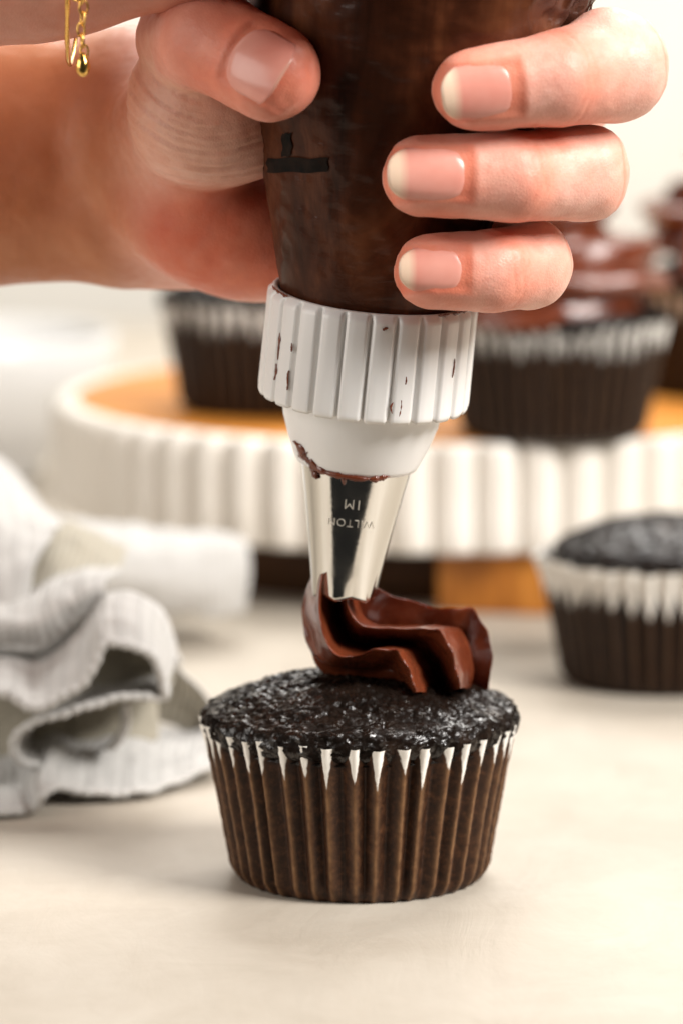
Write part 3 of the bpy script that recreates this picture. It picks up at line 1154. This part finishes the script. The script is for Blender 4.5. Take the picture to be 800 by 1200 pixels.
def nail(N, cut=1.0):
    c, a, s, nn, L, hw, rc = N
    nu, nv = 26, 22
    V, T, Sd = [], [], []
    A = hw / rc
    A = math.asin(min(A, .95))
    for i in range(nu):
        u = i / (nu - 1)
        for j in range(nv):
            w = j / (nv - 1) * 2 - 1
            # rounded root, gently rounded free edge
            root = .30 * (1 - math.sqrt(max(0, 1 - min(1, abs(w)) ** 2.1)))
            free = .24 * abs(w) ** 2.8
            x = (root + (1 - root - free) * u) * L
            ang = w * A * (1 - .04 * u)
            y = rc * math.sin(ang)
            z = rc * (math.cos(ang) - 1) * .9 + .055 - .26 * max(u - .3, 0) ** 2 - .12 * min(u - .3, 0) ** 2
            z -= .07 * max(0, 1 - u / .16) ** 1.5 + .035 * max(0, abs(w) - .7) / .3
            V.append(c + a * x + s * y + nn * z)
            T.append(x / L * cut)
            Sd.append(w)
    V = np.array(V)
    me = mesh('fingernail', V - HAND0, grid_faces(nu, nv), M['nail'], True, {'tip': T, 'side': Sd})
    o = obj('fingernail', me, hand)
    md = o.modifiers.new('thickness', 'SOLIDIFY')
    md.thickness = .02 * S
    md.offset = 0
    return o


for N in NAILS:
    nail(N, .79 if N is NAILS[3] else 1.0)

# second arm, crossing above with the bracelet
F = Field((-17, -8.6, 15.5), (8.5, 2.0, 29.5), .12)
F.cone(P(-560, 10, -2.6), P(60, -80, -3.0), 2.6, 2.05, .8)
F.cone(P(60, -80, -3.0), P(250, -120, -3.4), 2.05, 1.9, .6)
F.cone(P(-560, -120, -2.6), P(60, -150, -3.0), 2.4, 2.0, 1.0)
hb = P(330, -190, -3.8)
F.ell(P(262, -150, -3.6), (2.6, 1.5, 2.3), 1.2, Euler((0, R(-8), 0)))
for dz, ln in ((-1.3, 4.2), (-.2, 4.8), (.9, 4.4), (1.9, 3.6)):
    b0 = P(310, -150, -3.6) + np.array([0, -.3, dz * .95])
    F.cone(P(262, -150, -3.6), b0, .95, .95, .3)
    F.chain([(b0, .95), (b0 + np.array([ln * .5, -1.0, .15]), .85), (b0 + np.array([ln * .8, -2.6, .1]), .75), (b0 + np.array([ln * .45, -3.4, 0]), .65)], .2)
v, f = F.surface()
v = relax(v, f, 3, .5)
nr = vnormals(v, f)
v = v + nr * (.03 * pn(v * .6) + .01 * pn(v * 2.4))[:, None]
ARM0 = P(60, -90, -3.0)
thing('arm', 'second bare forearm crossing the top edge with a gold bracelet hanging below it', 'arm', ARM0,
      me=mesh('arm', v - ARM0, f, M['skin'], True, {'red': np.full(len(v), .45), 'pale': np.full(len(v), .1)}))

# ------------------------------------------------------------------ bracelet
BRC = P(97, 20, -5.4)
br_t = thing('bracelet', 'fine gold chain bracelet dangling from the upper wrist', 'bracelet', BRC)
th = np.linspace(0, 2 * PI, 20, endpoint=False)


def oval(cx, cz, w, h, rad, yaw, name='chain_link', tilt=0.0, open_=0):
    t = np.linspace(0, 2 * PI, 25)
    loop = np.stack([np.sin(t) * w, 0 * t, np.cos(t) * h], -1)
    rm = np.array(Euler((tilt, 0, yaw)).to_matrix())
    p = loop @ rm.T + np.array([cx, 0, cz])
    vv, ff = tube(p, rad, 7)
    return obj(name, mesh(name, vv, ff, M['gold']), br_t)


z = 1.9
for i in range(13):
    oval(.03 * math.sin(i * 1.7), z, .085, .145, .024, (i % 2) * PI / 2 + .5 + .2 * math.sin(i * 2.1), tilt=.1 * math.sin(i))
    z -= .215
    if i == 6:
        oval(-.10, z + .10, .15, .18, .022, .3, 'jump_ring', .2)
zc = z - .05
v, f = lathe([(0, .26), (.045, .25), (.06, .19), (.12, .12), (.15, 0), (.13, -.13), (.07, -.21), (0, -.23)], 20)
ch = obj('charm', mesh('charm', v + np.array([0, 0, zc]), f, M['gold']), br_t)
# the loop that goes round the wrist
a = np.linspace(-PI * .98, PI * .98, 60)
wc = P(95, -120, -3.0) - BRC
p = np.stack([wc[0] + .25 * np.sin(a), wc[1] - 2.5 * np.cos(a), wc[2] + 3.4 * np.sin(a) * 0 + 3.35 * np.sin(a)], -1)
vv, ff = tube(p, .035 + .02 * np.abs(np.sin(np.linspace(0, 60, 60))), 8)
obj('wrist_chain', mesh('wrist_chain', vv, ff, M['gold']), br_t)


# ------------------------------------------------------------------ tea towel
TW0 = G(60, 900, 0)
tw = thing('tea_towel', 'crumpled white ribbed tea towel with beaded hem lying left of the front cupcake', 'tea towel', TW0)


def sheet(rows, nu=90, nv=40, hem=(0,), wob=.06, stripe=None, name='fold'):
    """rows of (px, py, Y) from the hem to the back"""
    rr = []
    for r_ in rows:
        rr.append(catmull([P(*p) for p in r_], nu))
    rr = np.array(rr)                       # rows, nu, 3
    g = np.array([catmull(rr[:, i], nv) for i in range(nu)])     # nu, nv, 3
    d = np.stack([pn(g.reshape(-1, 3) * .8), pn(g.reshape(-1, 3) * .8 + 7), pn(g.reshape(-1, 3) * .8 + 13)], -1).reshape(g.shape) * wob
    d += np.stack([0 * g[..., 0], .5 * pn(g.reshape(-1, 3) * 1.9 + 3).reshape(g.shape[:2]), pn(g.reshape(-1, 3) * np.array([1.6, 1.1, 1.6]) + 31).reshape(g.shape[:2])], -1) * .10
    g = g + d
    g[..., 2] = np.maximum(g[..., 2], .07)
    seg = np.linalg.norm(np.diff(g, axis=0), axis=2)
    u = np.concatenate([np.zeros((1, nv)), np.cumsum(seg, 0)], 0)
    u = np.repeat(u.mean(1)[:, None], nv, 1)
    sp = np.zeros((nu, nv))
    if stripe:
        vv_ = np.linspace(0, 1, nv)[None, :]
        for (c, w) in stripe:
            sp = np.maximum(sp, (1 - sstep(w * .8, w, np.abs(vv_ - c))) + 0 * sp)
    me = mesh(name, g.reshape(-1, 3) - TW0, grid_faces(nu, nv), M['towel'], True, {'rib': u.ravel(), 'stripe': sp.ravel()})
    o = obj(name, me, tw)
    md = o.modifiers.new('thickness', 'SOLIDIFY')
    md.thickness = .07 * S
    md.offset = 0
    for h in hem:
        e = g[:, 0] if h == 0 else g[:, -1]
        if h in (2, 3):
            e = g[0] if h == 2 else g[-1]
        L = np.concatenate([[0], np.cumsum(np.linalg.norm(np.diff(e, axis=0), axis=1))])
        m = int(L[-1] / .035)
        s_ = np.linspace(0, L[-1], m)
        p = np.stack([np.interp(s_, L, e[:, k]) for k in range(3)], -1)
        rad = .085 + .04 * np.abs(np.sin(s_ * PI / .30))
        p[:, 2] = np.maximum(p[:, 2], .165)
        vv, ff = tube(p, rad, 9)
        obj('hem', mesh('hem', vv - TW0, ff, M['towel'], True, {'rib': np.zeros(len(vv)), 'stripe': np.zeros(len(vv))}), o)
    return o


# bottom ply on the table
sheet([[(-60, 955, 5.0), (10, 950, 5.3), (36, 945, 5.6), (52, 928, 5.4), (70, 922, 6.6), (110, 930, 6.8), (160, 927, 7.2), (205, 914, 8.2), (262, 893, 9.6)],
       [(-60, 935, 6.5), (10, 932, 6.6), (30, 925, 6.8), (48, 908, 6.6), (70, 902, 7.6), (110, 905, 8.0), (160, 902, 8.6), (205, 895, 9.4), (262, 880, 10.6)],
       [(-60, 905, 8.5), (10, 900, 8.6), (36, 890, 8.8), (60, 878, 8.6), (85, 880, 9.2), (120, 872, 9.8), (160, 868, 10.6), (205, 876, 11.0), (262, 868, 12.0)],
       [(-60, 870, 12), (10, 866, 12), (40, 862, 12), (70, 856, 12), (95, 856, 12.5), (130, 850, 13), (170, 850, 13.5), (215, 856, 14), (262, 850, 14.6)]], 140, 40)
# lower fold: beaded edge that swings in a loop
sheet([[(196, 800, 8.2), (190, 814, 7.4), (160, 815, 7.0), (120, 822, 6.6), (80, 834, 6.3), (42, 846, 6.2), (20, 860, 6.3), (16, 880, 6.6), (30, 896, 7.0), (60, 900, 7.6)],
       [(196, 790, 9.6), (190, 800, 9.4), (160, 804, 9.0), (120, 812, 8.6), (82, 824, 8.4), (50, 836, 8.4), (34, 850, 8.6), (30, 870, 8.8), (42, 884, 9.0), (66, 890, 9.2)],
       [(200, 785, 12), (190, 790, 12), (160, 794, 12), (120, 800, 12), (84, 812, 12), (56, 824, 12), (44, 840, 12), (42, 858, 12), (52, 872, 12), (72, 878, 12)]], 140, 30)
# small upright strip below it
sheet([[(150, 826, 7.6), (152, 846, 7.8), (146, 862, 8.0), (130, 876, 8.3)],
       [(142, 824, 8.6), (143, 846, 8.8), (137, 862, 9.0), (120, 876, 9.4)]], 40, 10, (0,))
# hood with its dark opening
sheet([[(-60, 806, 6.0), (0, 812, 5.9), (40, 830, 5.8), (68, 820, 5.8), (96, 800, 5.9), (111, 778, 6.0), (121, 757, 6.1), (142, 751, 6.1), (168, 760, 6.3), (184, 782, 6.7), (192, 812, 7.3)],
       [(-60, 785, 7.4), (0, 788, 7.4), (40, 800, 7.4), (70, 790, 7.3), (97, 768, 7.2), (110, 742, 7.1), (120, 722, 7.1), (142, 712, 7.2), (170, 722, 7.4), (190, 748, 7.9), (200, 790, 8.4)],
       [(-60, 768, 9.2), (0, 768, 9.2), (40, 772, 9.2), (72, 760, 9.0), (98, 738, 8.8), (112, 716, 8.7), (122, 702, 8.7), (145, 695, 8.8), (172, 702, 9.0), (194, 726, 9.4), (206, 772, 10)],
       [(-60, 758, 12), (0, 756, 12), (40, 754, 12), (74, 740, 12), (100, 722, 12), (114, 708, 12), (124, 700, 12), (147, 697, 12), (174, 708, 12.4), (196, 735, 12.8), (214, 780, 13)]], 150, 40)
# tail running down to the table behind the cupcake
sheet([[(200, 770, 12), (215, 785, 12.5), (235, 808, 13), (262, 835, 13.5)],
       [(190, 800, 13), (210, 815, 13.2), (232, 832, 13.6), (262, 850, 14)],
       [(165, 842, 13.5), (200, 850, 13.8), (230, 858, 14), (262, 864, 14.4)]], 50, 20, (), stripe=[(.5, .5)])
# diagonal roll in the middle
sheet([[(-60, 752, 8.6), (0, 758, 8.6), (40, 755, 8.8), (75, 735, 9.0), (105, 712, 9.2), (128, 700, 9.4)],
       [(-60, 735, 8.2), (0, 738, 8.2), (36, 732, 8.4), (66, 714, 8.6), (98, 692, 8.8), (124, 684, 9.2)],
       [(-60, 715, 9.2), (0, 716, 9.2), (36, 706, 9.4), (66, 690, 9.8), (98, 676, 10.2), (130, 674, 10.6)],
       [(-60, 700, 12), (0, 700, 12), (40, 692, 12.4), (72, 678, 12.8), (104, 668, 13), (140, 668, 13.4)]], 70, 30, (0,))
# hollow behind it
sheet([[(10, 720, 13), (40, 706, 13), (70, 690, 13.2), (105, 676, 13.4), (140, 672, 14)],
       [(30, 668, 14.5), (60, 650, 14.5), (90, 640, 15), (115, 645, 15.5), (145, 655, 16)],
       [(50, 612, 17), (75, 606, 17), (100, 612, 17.5), (122, 625, 18), (150, 640, 18.5)]], 50, 30, (), stripe=[(.55, .4)])
# upper left mound
sheet([[(-80, 720, 10), (-20, 722, 10), (14, 718, 10.2), (30, 690, 11), (36, 660, 12)],
       [(-80, 660, 11), (-20, 660, 11), (20, 655, 11.2), (48, 640, 12), (62, 622, 13)],
       [(-80, 600, 14), (-20, 598, 14), (16, 600, 14), (46, 606, 14.4), (72, 614, 15)],
       [(-80, 560, 19), (-20, 556, 19), (6, 560, 19), (30, 578, 19), (56, 600, 18.5)],
       [(-80, 535, 24), (-30, 530, 24), (0, 540, 24), (22, 560, 24), (46, 592, 23)]], 80, 60, (0,))
# insides of the two loops
sheet([[(92, 832, 9.0), (120, 826, 9.2), (150, 822, 9.4), (198, 812, 9.8)],
       [(98, 795, 10.6), (122, 790, 10.4), (152, 786, 10.6), (204, 790, 11)],
       [(104, 745, 11.6), (124, 735, 11.4), (154, 730, 11.6), (208, 765, 12)]], 40, 20, (), stripe=[(.5, .6)])
sheet([[(-60, 898, 9.6), (0, 896, 9.6), (60, 892, 9.8), (110, 885, 10), (185, 866, 11)],
       [(-60, 860, 10.6), (0, 858, 10.6), (60, 852, 10.8), (110, 846, 11), (185, 830, 11.6)],
       [(-60, 800, 11), (0, 800, 11), (60, 806, 11.4), (110, 808, 11.6), (185, 800, 12)]], 40, 20, (), stripe=[(.5, .6)])
# flat folded end lying by the cake stand
sheet([[(70, 700, 25.5), (120, 706, 26), (200, 716, 26.5), (262, 722, 27), (284, 718, 27.6), (288, 700, 28.4), (284, 690, 29.4)],
       [(70, 660, 25.2), (120, 668, 25.6), (200, 676, 26.2), (262, 682, 26.8), (286, 680, 27.4), (291, 672, 28.4), (286, 668, 29.6)],
       [(60, 622, 25.8), (120, 630, 26.4), (200, 634, 27), (262, 638, 27.4), (285, 640, 28), (291, 644, 28.8), (286, 650, 30)],
       [(60, 604, 28), (120, 614, 28.5), (200, 622, 29), (262, 626, 29.4), (283, 630, 29.6), (288, 638, 30), (284, 648, 30.6)],
       [(60, 610, 31), (120, 618, 31), (200, 626, 31), (262, 630, 31), (280, 636, 31), (284, 644, 31), (282, 652, 31)]], 70, 40, ())

# ------------------------------------------------------------------ white bowl far behind the towel
v, f = lathe([(0, .25), (2.2, .25), (2.3, .0), (2.7, .02), (2.75, .4), (4.2, 1.6), (5.2, 3.4), (5.6, 5.3), (5.5, 5.4), (5.4, 5.3), (5.0, 3.5), (4.0, 1.8), (2.4, .6), (0, .5)], 72)
thing('bowl', 'out of focus white bowl at the far left behind the tea towel', 'bowl', G(-40, 560, 0), me=mesh('bowl', v, f, M['glaze']))
